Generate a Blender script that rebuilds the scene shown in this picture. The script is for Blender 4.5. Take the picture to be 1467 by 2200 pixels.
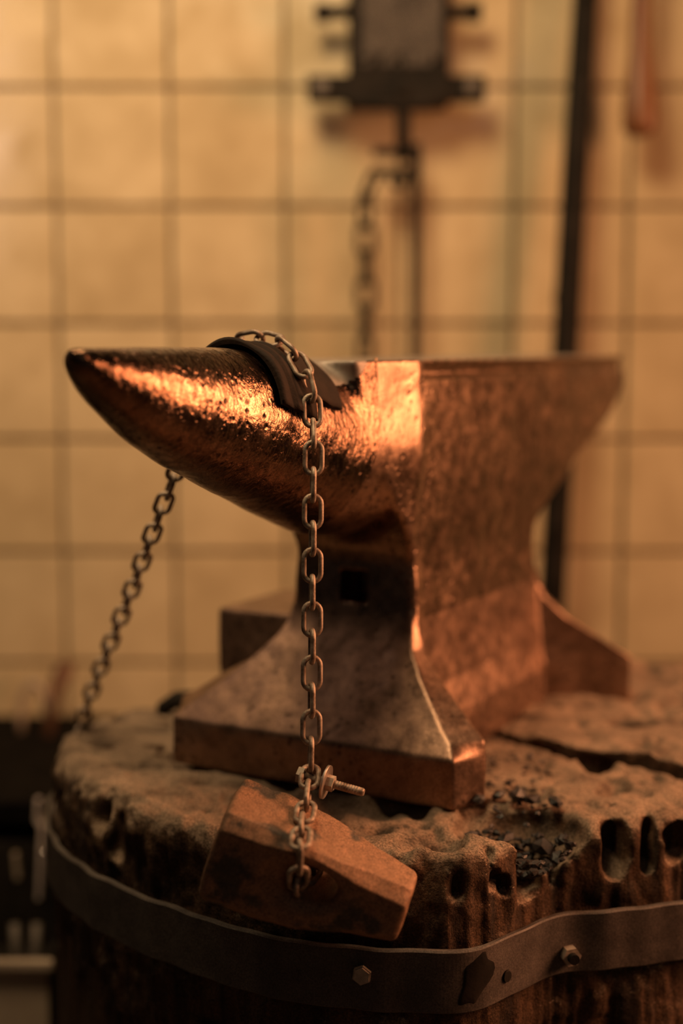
import bpy, bmesh, math, random
import numpy as np
from mathutils import Vector, Matrix

# ------------------------------------------------------------------ reset
for o in list(bpy.data.objects):
    bpy.data.objects.remove(o)
S = bpy.context.scene
COL = S.collection
random.seed(7)
RNG = np.random.default_rng(7)

# ------------------------------------------------------------------ camera
EYE = 1.0                                  # eye height above the floor (m)
FPX = 3055.0                               # focal length in pixels of the 1467x2200 frame
TH = math.atan(355 / FPX)                  # camera looks down by this angle
SN, CS = math.sin(TH), math.cos(TH)
cam = bpy.data.cameras.new('camera')
cam.sensor_fit = 'VERTICAL'; cam.sensor_height = 36.0; cam.sensor_width = 24.0
cam.lens = FPX / 2200 * 36.0
cam.clip_start = 0.02
cam.dof.use_dof = True
cam.dof.focus_distance = 0.905
cam.dof.aperture_fstop = 2.0
co = bpy.data.objects.new('camera', cam); COL.objects.link(co)
co.location = (0, 0, EYE); co.rotation_euler = (math.pi / 2 - TH, 0, 0)
S.camera = co

# ------------------------------------------------------------------ world, lights, exposure
S.view_settings.view_transform = 'Standard'
S.view_settings.look = 'None'
S.view_settings.gamma = 1.0
S.view_settings.use_curve_mapping = False
S.view_settings.exposure = 0.0
w = bpy.data.worlds.new('workshop'); S.world = w; w.use_nodes = True
w.node_tree.nodes['Background'].inputs[0].default_value = (1.0, 0.84, 0.70, 1)
w.node_tree.nodes['Background'].inputs[1].default_value = 0.014


def area(name, loc, aim, sx, sy, power, color):
    l = bpy.data.lights.new(name, 'AREA'); l.shape = 'RECTANGLE'; l.size = sx; l.size_y = sy
    l.energy = power; l.color = color
    o = bpy.data.objects.new(name, l); COL.objects.link(o)
    o.location = (loc[0], loc[1], loc[2] + EYE)
    d = Vector((aim[0] - loc[0], aim[1] - loc[1], aim[2] - loc[2]))
    o.rotation_euler = d.to_track_quat('-Z', 'Y').to_euler()
    return o


# forge fire to the right of the anvil
area('forge_glow', (1.15, 0.96, 0.22), (0.05, 0.42, -0.10), 0.74, 0.54, 27, (1.0, 0.40, 0.175))
# workshop lamp hanging above the anvil
area('tungsten_lamp', (-0.20, 0.90, 0.88), (-0.30, 1.83, -0.05), 0.45, 0.35, 13.6, (1.0, 0.67, 0.35))
# strip lamp on the left close to the tiles, its glare is mirrored at the picture's edge
area('strip_lamp', (-0.585, 1.22, 0.35), (-0.10, 1.83, 0.05), 0.05, 0.46, 0.75, (1.0, 0.66, 0.44))
# two small bulbs on the ceiling behind the camera
for bx_, bz_ in ((0.44, 0.78), (0.60, 0.86)):
    l = bpy.data.lights.new('ceiling_bulb', 'POINT'); l.energy = 0.8; l.shadow_soft_size = 0.03; l.color = (1.0, 0.78, 0.56)
    o = bpy.data.objects.new('ceiling_bulb', l); COL.objects.link(o); o.location = (bx_, -1.0, EYE + bz_)


# ------------------------------------------------------------------ pixel helpers (directions only; depth always given)
def ray(px, py):
    a = (px - 733.5) / FPX; b = (1100 - py) / FPX
    return np.array([a, CS + b * SN, -SN + b * CS])


def aty(px, py, y):
    d = ray(px, py); return d * (y / d[1])


def atz(px, py, z):
    d = ray(px, py); return d * (z / d[2])


# ------------------------------------------------------------------ numpy noise
_T = RNG.random((64, 64, 64)).astype(np.float32)


def vnoise(x, y, z):
    ix, iy, iz = np.floor(x).astype(np.int32), np.floor(y).astype(np.int32), np.floor(z).astype(np.int32)
    fx, fy, fz = (x - ix).astype(np.float32), (y - iy).astype(np.float32), (z - iz).astype(np.float32)
    fx, fy, fz = fx * fx * (3 - 2 * fx), fy * fy * (3 - 2 * fy), fz * fz * (3 - 2 * fz)
    ix &= 63; iy &= 63; iz &= 63
    jx, jy, jz = (ix + 1) & 63, (iy + 1) & 63, (iz + 1) & 63
    a = _T[ix, iy, iz] * (1 - fx) + _T[jx, iy, iz] * fx
    b = _T[ix, jy, iz] * (1 - fx) + _T[jx, jy, iz] * fx
    c = _T[ix, iy, jz] * (1 - fx) + _T[jx, iy, jz] * fx
    d = _T[ix, jy, jz] * (1 - fx) + _T[jx, jy, jz] * fx
    return ((a * (1 - fy) + b * fy) * (1 - fz) + (c * (1 - fy) + d * fy) * fz) * 2 - 1


def fbm(x, y, z, octs=3):
    r = 0; a = 1.0; s = 0
    for k in range(octs):
        r = r + a * vnoise(x + 17.3 * k, y + 5.1 * k, z + 9.7 * k); s += a; a *= 0.5
        x = x * 2.03; y = y * 2.03; z = z * 2.03
    return r / s


# ------------------------------------------------------------------ surface nets: distance field -> quad mesh
def surface_nets(f, org, h):
    nx, ny, nz = f.shape
    neg = f < 0
    cnt = np.zeros((nx - 1, ny - 1, nz - 1), np.int8)
    for i in (0, 1):
        for j in (0, 1):
            for k in (0, 1):
                cnt += neg[i:nx - 1 + i, j:ny - 1 + j, k:nz - 1 + k]
    act = (cnt > 0) & (cnt < 8)
    I, J, K = np.nonzero(act)
    idx = np.full(act.shape, -1, np.int32); idx[I, J, K] = np.arange(len(I))
    acc = np.zeros((len(I), 3)); num = np.zeros(len(I))
    corners = [(0, 0, 0), (1, 0, 0), (0, 1, 0), (1, 1, 0), (0, 0, 1), (1, 0, 1), (0, 1, 1), (1, 1, 1)]
    for a in range(8):
        for b in range(a + 1, 8):
            ca, cb = corners[a], corners[b]
            if sum(abs(ca[t] - cb[t]) for t in range(3)) != 1: continue
            fa = f[I + ca[0], J + ca[1], K + ca[2]]; fb = f[I + cb[0], J + cb[1], K + cb[2]]
            m = (fa < 0) != (fb < 0)
            t = np.where(m, fa / np.where(m, fa - fb, 1), 0)
            for d in range(3):
                acc[:, d] += np.where(m, ca[d] + (cb[d] - ca[d]) * t, 0)
            num += m
    P = acc / num[:, None] + np.stack([I, J, K], 1)
    quads = []
    for ax in range(3):
        sl0 = [slice(1, n - 1) for n in (nx, ny, nz)]; sl1 = list(sl0)
        sl0[ax] = slice(0, (nx, ny, nz)[ax] - 1); sl1[ax] = slice(1, (nx, ny, nz)[ax])
        n0 = neg[tuple(sl0)]; n1 = neg[tuple(sl1)]
        e = np.array(np.nonzero(n0 != n1)).T
        flip = n0[e[:, 0], e[:, 1], e[:, 2]]
        g = e.copy()
        for d in range(3):
            if d != ax: g[:, d] += 1
        b, c = (ax + 1) % 3, (ax + 2) % 3
        def cell(ob, oc):
            q = g.copy(); q[:, b] += ob; q[:, c] += oc
            return idx[q[:, 0], q[:, 1], q[:, 2]]
        q = np.stack([cell(-1, -1), cell(0, -1), cell(0, 0), cell(-1, 0)], 1)
        q[~flip] = q[~flip][:, ::-1]
        quads.append(q)
    Q = np.concatenate(quads); Q = Q[(Q >= 0).all(1)]
    # normals from the field gradient
    Gi = np.clip(P, 1.001, np.array([nx, ny, nz]) - 2.001)
    def samp(p):
        i = np.floor(p).astype(int); i = np.clip(i, 0, np.array([nx, ny, nz]) - 2); t = p - i
        r = 0
        for (a, b, c) in corners:
            wgt = (t[:, 0] if a else 1 - t[:, 0]) * (t[:, 1] if b else 1 - t[:, 1]) * (t[:, 2] if c else 1 - t[:, 2])
            r = r + wgt * f[i[:, 0] + a, i[:, 1] + b, i[:, 2] + c]
        return r
    N = np.zeros_like(P)
    for d in range(3):
        e = np.zeros(3); e[d] = 0.75
        N[:, d] = samp(Gi + e) - samp(Gi - e)
    N /= np.linalg.norm(N, axis=1)[:, None] + 1e-9
    return np.array(org) + P * h, Q, N


def smin(a, b, k):
    h = np.clip(0.5 + 0.5 * (b - a) / k, 0, 1)
    return b * (1 - h) + a * h - k * h * (1 - h)


def smax(a, b, k):
    return -smin(-a, -b, k)


# ------------------------------------------------------------------ object helpers
def tag(o, label, cat, group=None, kind=None):
    if label: o['label'] = label
    if cat: o['category'] = cat
    if group: o['group'] = group
    if kind: o['kind'] = kind
    return o


def empty(name, loc, label=None, cat=None, group=None, rotz=0.0):
    o = bpy.data.objects.new(name, None); COL.objects.link(o)
    o.empty_display_size = 0.05
    o.location = loc; o.rotation_euler = (0, 0, rotz)
    return tag(o, label, cat, group)


def mesh_np(name, V, Q, N=None, smooth=True):
    me = bpy.data.meshes.new(name)
    V = np.asarray(V, np.float32); Q = np.asarray(Q, np.int32)
    me.vertices.add(len(V)); me.vertices.foreach_set('co', V.ravel())
    k = Q.shape[1]
    me.loops.add(Q.size); me.loops.foreach_set('vertex_index', Q.ravel())
    me.polygons.add(len(Q))
    me.polygons.foreach_set('loop_start', np.arange(0, Q.size, k, dtype=np.int32))
    me.polygons.foreach_set('use_smooth', np.full(len(Q), smooth, bool))
    me.update(calc_edges=True); me.validate()
    if N is not None and len(me.vertices) == len(N):
        me.normals_split_custom_set_from_vertices([tuple(n) for n in N])
    return me


def subset(V, Q, N, mask):
    q = Q[mask]; used, inv = np.unique(q.ravel(), return_inverse=True)
    return V[used], inv.reshape(q.shape), N[used]


def link(name, me, mat, parent=None, loc=None):
    o = bpy.data.objects.new(name, me); COL.objects.link(o)
    if mat is not None and len(me.materials) == 0: me.materials.append(mat)
    if parent is not None: o.parent = parent
    if loc is not None: o.location = loc
    return o


class MB:
    """collects shapes (world coordinates, z relative to the eye) into one mesh"""
    def __init__(self): self.v = []; self.f = []; self.sm = []

    def add(self, vs, fs, smooth=False):
        b = len(self.v); self.v += [tuple(map(float, p)) for p in vs]
        self.f += [tuple(i + b for i in q) for q in fs]; self.sm += [smooth] * len(fs)
        return self

    def box(self, c, s, rot=None, bev=0.0):
        bm = bmesh.new(); bmesh.ops.create_cube(bm, size=1)
        bmesh.ops.scale(bm, vec=s, verts=bm.verts)
        if bev > 0: bmesh.ops.bevel(bm, geom=bm.edges[:], offset=bev, segments=2, affect='EDGES', profile=0.6)
        M = Matrix.Translation(c) @ (rot.to_4x4() if rot is not None else Matrix.Identity(4))
        bmesh.ops.transform(bm, matrix=M, verts=bm.verts)
        bm.verts.index_update()
        self.add([v.co for v in bm.verts], [[v.index for v in f.verts] for f in bm.faces]); bm.free()
        return self

    def tube(self, pts, r, n=12, closed=False, caps=True, squash=None):
        P = [Vector(p) for p in pts]; m = len(P)
        R = r if isinstance(r, (list, tuple, np.ndarray)) else [r] * m
        T = []
        for i in range(m):
            a = P[(i - 1) % m] if (closed or i > 0) else P[i]; b = P[(i + 1) % m] if (closed or i < m - 1) else P[i]
            T.append((b - a).normalized())
        up = Vector((0, 0, 1)) if abs(T[0].z) < 0.9 else Vector((1, 0, 0))
        X = T[0].cross(up).normalized(); vs = []
        for i in range(m):
            X = (X - T[i] * X.dot(T[i])).normalized(); Y = T[i].cross(X)
            for k in range(n):
                a = 2 * math.pi * k / n
                vs.append(P[i] + (X * math.cos(a) + Y * math.sin(a)) * R[i])
        fs = []
        for i in range(m if closed else m - 1):
            j = (i + 1) % m
            for k in range(n):
                l = (k + 1) % n
                fs.append((i * n + k, i * n + l, j * n + l, j * n + k))
        self.add(vs, fs, True)
        if caps and not closed:
            b = len(self.v) - len(vs)
            self.f.append(tuple(b + k for k in range(n))[::-1]); self.sm.append(False)
            self.f.append(tuple(b + (m - 1) * n + k for k in range(n))); self.sm.append(False)
        return self

    def prism(self, poly, axis_o, ax, ay, az, depth):
        """poly (2D) in the plane ax/ay, extruded along az"""
        o, ax, ay, az = Vector(axis_o), Vector(ax), Vector(ay), Vector(az); n = len(poly)
        vs = [o + ax * p[0] + ay * p[1] for p in poly] + [o + ax * p[0] + ay * p[1] + az * depth for p in poly]
        fs = [tuple(range(n))[::-1], tuple(range(n, 2 * n))] + [(i, (i + 1) % n, n + (i + 1) % n, n + i) for i in range(n)]
        return self.add(vs, fs)

    def build(self, name, mat, parent=None, origin=None):
        """origin: world location (z relative to the eye) of the object when it has no parent"""
        v = np.array(self.v)
        if parent is not None:
            off = np.array(parent_world(parent)) - np.array([0, 0, EYE])
        elif origin is not None: off = np.array(origin)
        else: off = np.array([(v[:, 0].min() + v[:, 0].max()) / 2, (v[:, 1].min() + v[:, 1].max()) / 2, v[:, 2].min()])
        me = bpy.data.meshes.new(name)
        me.from_pydata([tuple(p) for p in v - off], [], self.f)
        bm = bmesh.new(); bm.from_mesh(me); bmesh.ops.recalc_face_normals(bm, faces=bm.faces); bm.to_mesh(me); bm.free()
        me.polygons.foreach_set('use_smooth', self.sm); me.update()
        o = link(name, me, mat, parent)
        if parent is None: o.location = (off[0], off[1], off[2] + EYE)
        return o


def parent_world(o):
    loc = np.zeros(3)
    while o is not None:
        loc = loc + np.array(o.location); o = o.parent
    return loc


# ------------------------------------------------------------------ materials
def nt(name):
    m = bpy.data.materials.new(name); m.use_nodes = True
    t = m.node_tree; b = t.nodes['Principled BSDF']
    return m, t, b


def noise_node(t, scale, detail=6, rough=0.6, vec=None, dist=0.0):
    n = t.nodes.new('ShaderNodeTexNoise'); n.inputs['Scale'].default_value = scale
    n.inputs['Detail'].default_value = detail; n.inputs['Roughness'].default_value = rough
    n.inputs['Distortion'].default_value = dist
    if vec is not None: t.links.new(vec, n.inputs['Vector'])
    return n


def ramp(t, fac, stops):
    r = t.nodes.new('ShaderNodeValToRGB'); e = r.color_ramp.elements
    while len(e) < len(stops): e.new(0.5)
    for i, (p, c) in enumerate(stops):
        e[i].position = p; e[i].color = (c[0], c[1], c[2], 1) if not isinstance(c, (int, float)) else (c, c, c, 1)
    t.links.new(fac, r.inputs['Fac']); return r


def mixc(t, fac, a, b):
    m = t.nodes.new('ShaderNodeMix'); m.data_type = 'RGBA'
    for s, v in ((0, fac), (6, a), (7, b)):
        if hasattr(v, 'is_linked') or hasattr(v, 'links'): t.links.new(v, m.inputs[s])
        elif s == 0: m.inputs[0].default_value = v
        else: m.inputs[s].default_value = (*v, 1)
    return m.outputs[2]


def bump(t, b, h, strength, dist, prev=None):
    n = t.nodes.new('ShaderNodeBump'); n.inputs['Strength'].default_value = strength
    n.inputs['Distance'].default_value = dist
    t.links.new(h, n.inputs['Height'])
    if prev is not None: t.links.new(prev, n.inputs['Normal'])
    t.links.new(n.outputs[0], b.inputs['Normal']); return n.outputs[0]


def speckle(t, b, vec, scale=900, lo=0.55, hi=1.4):
    """fine grain of dust, rust and scale on a surface's colour"""
    src = b.inputs['Base Color'].links[0].from_socket
    n = noise_node(t, scale, 3, 0.7, vec); r = ramp(t, n.outputs['Fac'], [(0.36, lo), (0.64, hi)])
    mm = t.nodes.new('ShaderNodeMix'); mm.data_type = 'RGBA'; mm.blend_type = 'MULTIPLY'; mm.inputs[0].default_value = 1
    mm.clamp_result = False
    t.links.new(src, mm.inputs[6]); t.links.new(r.outputs[0], mm.inputs[7]); t.links.new(mm.outputs[2], b.inputs['Base Color'])


def mat_noise(name, c1, c2, scale=20, metal=0.0, r1=0.5, r2=0.7, bs=0.3, bd=0.002, bscale=None, stretch=None, lo=0.35, hi=0.65, spec=0.5, speck=False):
    m, t, b = nt(name)
    tc = t.nodes.new('ShaderNodeTexCoord'); vec = tc.outputs['Object']
    if stretch:
        mp = t.nodes.new('ShaderNodeMapping'); mp.inputs['Scale'].default_value = stretch
        t.links.new(vec, mp.inputs[0]); vec = mp.outputs[0]
    n = noise_node(t, scale, 8, 0.62, vec)
    r = ramp(t, n.outputs['Fac'], [(lo, c1), (hi, c2)])
    t.links.new(r.outputs[0], b.inputs['Base Color'])
    rr = ramp(t, n.outputs['Fac'], [(lo, r1), (hi, r2)])
    t.links.new(rr.outputs[0], b.inputs['Roughness'])
    b.inputs['Metallic'].default_value = metal
    b.inputs['Specular IOR Level'].default_value = spec
    if speck: speckle(t, b, tc.outputs['Object'])
    if bs > 0:
        n2 = noise_node(t, bscale or scale * 4, 6, 0.65, vec)
        bump(t, b, n2.outputs['Fac'], bs, bd)
    return m


def mat_anvil(name, c_hi, c_lo, rough, pit, scratch, metal=0.82):
    m, t, b = nt(name)
    tc = t.nodes.new('ShaderNodeTexCoord'); vec = tc.outputs['Object']
    n1 = noise_node(t, 14, 8, 0.65, vec); n2 = noise_node(t, 75, 6, 0.7, vec)
    base = ramp(t, n1.outputs['Fac'], [(0.32, c_lo), (0.66, c_hi)])
    v = t.nodes.new('ShaderNodeTexVoronoi'); v.inputs['Scale'].default_value = 150; t.links.new(vec, v.inputs['Vector'])
    holes = ramp(t, v.outputs['Distance'], [(0.10, 0.0), (0.34, 1.0)])
    gate = ramp(t, n1.outputs['Fac'], [(0.47, 1.0), (0.60, 0.0)])
    pitm = t.nodes.new('ShaderNodeMath'); pitm.operation = 'MAXIMUM'
    t.links.new(holes.outputs[0], pitm.inputs[0]); t.links.new(gate.outputs[0], pitm.inputs[1])
    dark = mixc(t, pitm.outputs[0], tuple(x * 0.35 for x in c_lo), base.outputs[0])
    fine = ramp(t, n2.outputs['Fac'], [(0.35, 0.62), (0.68, 1.15)])
    mm = t.nodes.new('ShaderNodeMix'); mm.data_type = 'RGBA'; mm.blend_type = 'MULTIPLY'; mm.inputs[0].default_value = 1
    t.links.new(dark, mm.inputs[6]); t.links.new(fine.outputs[0], mm.inputs[7])
    t.links.new(mm.outputs[2], b.inputs['Base Color'])
    speckle(t, b, vec, 800, 0.65, 1.3)
    b.inputs['Metallic'].default_value = metal
    rr = ramp(t, n2.outputs['Fac'], [(0.3, rough - 0.07), (0.7, rough + 0.10)])
    t.links.new(rr.outputs[0], b.inputs['Roughness'])
    p = bump(t, b, pitm.outputs[0], pit, 0.0015)
    p = bump(t, b, n2.outputs['Fac'], 0.35, 0.0012, p)
    if scratch > 0:
        mp = t.nodes.new('ShaderNodeMapping'); mp.inputs['Scale'].default_value = (1.0, 0.55, 0.55)
        mp.inputs['Rotation'].default_value = (0.3, 0.2, 0.5)
        t.links.new(vec, mp.inputs[0])
        n3 = noise_node(t, 210, 4, 0.6, mp.outputs[0], 0.8)
        p = bump(t, b, n3.outputs['Fac'], scratch, 0.0016, p)
    return m


M = {}
M['anvil'] = mat_anvil('anvil_patina', (0.50, 0.32, 0.22), (0.20, 0.12, 0.084), 0.29, 0.28, 0.0, 0.98)
M['horn'] = mat_anvil('horn_steel', (0.36, 0.22, 0.145), (0.15, 0.088, 0.06), 0.19, 0.30, 0.7, 1.0)
M['base'] = mat_anvil('anvil_base_iron', (0.42, 0.27, 0.19), (0.24, 0.15, 0.108), 0.40, 0.15, 0.0, 0.90)
M['face'] = mat_noise('polished_face_steel', (0.20, 0.17, 0.145), (0.32, 0.27, 0.23), 60, 0.3, 0.42, 0.58, 0.15, 0.001)
M['weld'] = mat_noise('weld_bead', (0.40, 0.24, 0.15), (0.55, 0.35, 0.22), 200, 0.9, 0.25, 0.4, 0.3, 0.001)
M['link'] = mat_noise('galvanised_rusty_link', (0.15, 0.095, 0.065), (0.46, 0.38, 0.31), 160, 0.5, 0.40, 0.62, 0.4, 0.0006, 700)
M['linkdark'] = mat_noise('sooty_link', (0.010, 0.008, 0.007), (0.028, 0.022, 0.018), 150, 0.0, 0.6, 0.8, 0.3, 0.0006, 600, spec=0.15)
M['iron'] = mat_noise('black_iron', (0.008, 0.007, 0.006), (0.022, 0.018, 0.015), 40, 0.0, 0.7, 0.85, 0.3, 0.001, spec=0.12)
M['leather'] = mat_noise('dark_leather', (0.012, 0.0072, 0.005), (0.030, 0.018, 0.012), 60, 0.0, 0.7, 0.85, 0.5, 0.001, 400, spec=0.2)
M['wood'] = None
M['band'] = None
M['bolt'] = mat_noise('worn_bolt_steel', (0.30, 0.25, 0.20), (0.52, 0.44, 0.36), 200, 0.25, 0.35, 0.55, 0.3, 0.0005)
M['char'] = mat_noise('charcoal', (0.006, 0.006, 0.0065), (0.035, 0.034, 0.036), 90, 0.0, 0.35, 0.7, 0.5, 0.001, 300)
M['handle'] = mat_noise('varnished_handle_wood', (0.15, 0.060, 0.024), (0.22, 0.092, 0.038), 12, 0.0, 0.32, 0.45, 0.1, 0.001, 60, (6, 6, 0.6))
M['grout'] = mat_noise('dark_grout', (0.10, 0.075, 0.05), (0.17, 0.125, 0.08), 30, 0.0, 0.85, 0.95, 0.3, 0.001)
M['scaly'] = mat_noise('scaly_grey_panel', (0.09, 0.08, 0.075), (0.20, 0.175, 0.155), 60, 0.1, 0.5, 0.7, 0.4, 0.001, 200)
M['rod'] = mat_noise('dull_rod_steel', (0.10, 0.085, 0.07), (0.17, 0.14, 0.12), 40, 0.2, 0.5, 0.7, 0.2, 0.001)
M['pale'] = mat_noise('pale_zinc', (0.52, 0.44, 0.42), (0.66, 0.57, 0.54), 40, 0.1, 0.45, 0.6, 0.2, 0.001)
M['chrome'] = mat_noise('polished_knob', (0.85, 0.82, 0.8), (0.95, 0.92, 0.9), 40, 1.0, 0.08, 0.14, 0.0)
M['soot'] = mat_noise('sooty_black_iron', (0.003, 0.0026, 0.0024), (0.009, 0.0075, 0.0065), 30, 0.0, 0.8, 0.95, 0.3, 0.001, spec=0.05)
M['floor'] = mat_noise('concrete_floor', (0.09, 0.075, 0.06), (0.16, 0.13, 0.10), 8, 0.0, 0.7, 0.9, 0.4, 0.003, 40)
M['bucket'] = mat_noise('dull_zinc', (0.34, 0.27, 0.21), (0.44, 0.36, 0.28), 15, 0.15, 0.5, 0.7, 0.15, 0.001)
M['steel'] = mat_noise('plain_steel', (0.34, 0.29, 0.26), (0.50, 0.43, 0.38), 40, 0.8, 0.35, 0.5, 0.2, 0.001)


def make_wood():
    m, t, b = nt('old_stump_wood')
    tc = t.nodes.new('ShaderNodeTexCoord'); vec = tc.outputs['Object']
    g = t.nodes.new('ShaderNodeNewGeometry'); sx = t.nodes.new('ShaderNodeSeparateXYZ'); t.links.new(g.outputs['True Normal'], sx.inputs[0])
    n1 = noise_node(t, 22, 8, 0.65, vec); n2 = noise_node(t, 110, 6, 0.7, vec)
    mp = t.nodes.new('ShaderNodeMapping'); mp.inputs['Scale'].default_value = (1, 1, 0.07); t.links.new(vec, mp.inputs[0])
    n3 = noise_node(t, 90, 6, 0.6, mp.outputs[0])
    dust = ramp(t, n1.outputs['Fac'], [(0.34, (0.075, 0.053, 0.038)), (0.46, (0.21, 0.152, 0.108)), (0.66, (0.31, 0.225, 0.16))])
    side = ramp(t, n3.outputs['Fac'], [(0.34, (0.024, 0.015, 0.010)), (0.66, (0.10, 0.054, 0.029))])  # old dark wood, darkened further to put the sides' shade into the colour
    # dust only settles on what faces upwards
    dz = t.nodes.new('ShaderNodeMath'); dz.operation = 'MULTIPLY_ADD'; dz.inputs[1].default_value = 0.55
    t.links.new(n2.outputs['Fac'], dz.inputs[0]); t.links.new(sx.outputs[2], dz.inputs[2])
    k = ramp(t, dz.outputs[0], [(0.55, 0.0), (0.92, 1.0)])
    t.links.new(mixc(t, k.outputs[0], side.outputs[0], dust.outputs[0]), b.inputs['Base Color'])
    speckle(t, b, vec, 650, 0.45, 1.5)
    b.inputs['Roughness'].default_value = 0.85; b.inputs['Specular IOR Level'].default_value = 0.25
    p = bump(t, b, n3.outputs['Fac'], 0.5, 0.003); bump(t, b, n2.outputs['Fac'], 0.9, 0.004, p)
    return m


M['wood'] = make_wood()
M['band'] = mat_noise('strap_iron', (0.050, 0.041, 0.036), (0.092, 0.076, 0.066), 45, 0.1, 0.58, 0.75, 0.3, 0.001, 220, speck=True)


def make_tile():
    m, t, b = nt('glazed_cream_tile')
    oi = t.nodes.new('ShaderNodeObjectInfo'); tc = t.nodes.new('ShaderNodeTexCoord')
    ad = t.nodes.new('ShaderNodeVectorMath'); ad.operation = 'MULTIPLY_ADD'
    ad.inputs[1].default_value = (1, 1, 1)
    t.links.new(tc.outputs['Object'], ad.inputs[0])
    cb = t.nodes.new('ShaderNodeCombineXYZ'); ml = t.nodes.new('ShaderNodeMath'); ml.operation = 'MULTIPLY'; ml.inputs[1].default_value = 40
    t.links.new(oi.outputs['Random'], ml.inputs[0]); t.links.new(ml.outputs[0], cb.inputs[0]); t.links.new(ml.outputs[0], cb.inputs[2])
    t.links.new(cb.outputs[0], ad.inputs[2])
    n = noise_node(t, 14, 5, 0.55, ad.outputs[0])
    c = ramp(t, n.outputs['Fac'], [(0.30, (0.50, 0.40, 0.25)), (0.62, (0.62, 0.51, 0.33))])
    tint = ramp(t, oi.outputs['Random'], [(0.0, (0.90, 0.88, 0.84)), (1.0, (1.0, 1.0, 1.0))])
    mm = t.nodes.new('ShaderNodeMix'); mm.data_type = 'RGBA'; mm.blend_type = 'MULTIPLY'; mm.inputs[0].default_value = 1
    t.links.new(c.outputs[0], mm.inputs[6]); t.links.new(tint.outputs[0], mm.inputs[7])
    t.links.new(mm.outputs[2], b.inputs['Base Color'])
    r = ramp(t, n.outputs['Fac'], [(0.35, 0.10), (0.65, 0.30)]); t.links.new(r.outputs[0], b.inputs['Roughness'])
    n2 = noise_node(t, 9, 2, 0.5, ad.outputs[0]); bump(t, b, n2.outputs['Fac'], 0.25, 0.004)
    return m


M['tile'] = make_tile()

# =================================================================== SETTING
WALL_Y = 1.83
mb = MB(); mb.box((0, 0.6, -1.03), (4.4, 3.0, 0.06))
tag(mb.build('floor', M['floor']), 'dark worn concrete floor of the smithy', 'floor', kind='structure')
mb = MB(); mb.box((0, WALL_Y + 0.064, -0.05), (4.4, 0.12, 1.9))
wall = mb.build('wall_back', M['grout'])
tag(wall, 'cream tiled wall with dark joints behind the anvil', 'wall', kind='structure')
TX, TZ = 0.1448, 0.1470
bm = bmesh.new(); bmesh.ops.create_cube(bm, size=1)
bmesh.ops.scale(bm, vec=(TX - 0.0050, 0.009, TZ - 0.0050), verts=bm.verts)
bmesh.ops.bevel(bm, geom=[e for e in bm.edges if all(v.co.y < 0 for v in e.verts)], offset=0.0015, segments=2, affect='EDGES')
tile_me = bpy.data.meshes.new('tile'); bm.to_mesh(tile_me); bm.free(); tile_me.materials.append(M['tile'])
pw = parent_world(wall)
for i in range(-5, 12):
    for j in range(-8, 2):
        x = -0.361 + (i + 0.5) * TX; z = 0.323 + (j + 0.5) * TZ + 0.0
        o = link('tile', tile_me, None, wall)
        o.location = (x - pw[0], WALL_Y + 0.0035 - pw[1] + random.uniform(-.0006, .0006), z + EYE - pw[2])
        o.rotation_euler = (random.uniform(-.006, .006), random.uniform(-.003, .003), random.uniform(-.008, .008))

# =================================================================== STUMP
ZT = -0.319                                   # stump top, relative to the eye
OUT = np.array([(-.237, 1.12), (-.208, 1.035), (-.162, .970), (-.105, .918), (-.04, .876), (.03, .860), (.076, .856), (.101, .871), (.124, .897),
                (.146, .913), (.232, .934), (.31, .985), (.37, 1.10), (.39, 1.25), (.36, 1.39), (.25, 1.44), (.10, 1.41), (-.05, 1.34),
                (-.15, 1.275), (-.215, 1.225), (-.243, 1.175)])
CX, CY = 0.08, 1.14
ang = np.arctan2(OUT[:, 1] - CY, OUT[:, 0] - CX); rad = np.hypot(OUT[:, 0] - CX, OUT[:, 1] - CY)
o_ = np.argsort(ang); ang, rad = ang[o_], rad[o_]
fine_a = np.linspace(-math.pi, math.pi, 2881)
fine_r = np.interp(fine_a, np.r_[ang - 2 * math.pi, ang, ang + 2 * math.pi], np.r_[rad, rad, rad])
ker = np.hanning(61); ker /= ker.sum()
fine_r = np.convolve(np.r_[fine_r[-31:-1], fine_r, fine_r[1:31]], ker, 'valid')[:2881]


def outline_R(a): return np.interp(a, fine_a, fine_r)


h = 0.0024
ox, oy, oz = -0.275, 0.825, -0.475
gx = ox + h * np.arange(int(0.70 / h)); gy = oy + h * np.arange(int(0.65 / h)); gz = oz + h * np.arange(int(0.195 / h))
X2, Y2 = np.meshgrid(gx, gy, indexing='ij')
A2 = np.arctan2(Y2 - CY, X2 - CX); R2 = np.hypot(X2 - CX, Y2 - CY)
side2 = (R2 - outline_R(A2) + 0.006) * 0.97
# slow relief of the worn top; the back piece beyond the split stands a little higher
top2 = ZT + 0.0022 * fbm(X2 * 22, Y2 * 22, X2 * 0 + 3.3, 3) - 0.0005
crk = np.array([atz(*p, ZT)[:2] for p in [(1010, 1545), (1090, 1588), (1180, 1612), (1280, 1632), (1380, 1640), (1467, 1665), (1560, 1705)]])
cd = np.full(X2.shape, 9.0, np.float32); cs = np.zeros(X2.shape, np.float32)
for i in range(len(crk) - 1):
    p, q = crk[i], crk[i + 1]; d = q - p; L2 = (d ** 2).sum()
    t = np.clip(((X2 - p[0]) * d[0] + (Y2 - p[1]) * d[1]) / L2, 0, 1)
    dd = np.hypot(X2 - p[0] - t * d[0], Y2 - p[1] - t * d[1])
    sgn = d[0] * (Y2 - p[1]) - d[1] * (X2 - p[0])
    m = dd < cd; cs[m] = np.sign(sgn[m]); cd[m] = dd[m]
far_side = (cs > 0) & (X2 > crk[0][0])
top2 = top2 + np.where(far_side, 0.007 * np.clip((X2 - crk[0][0]) / 0.05, 0, 1), 0)
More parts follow.
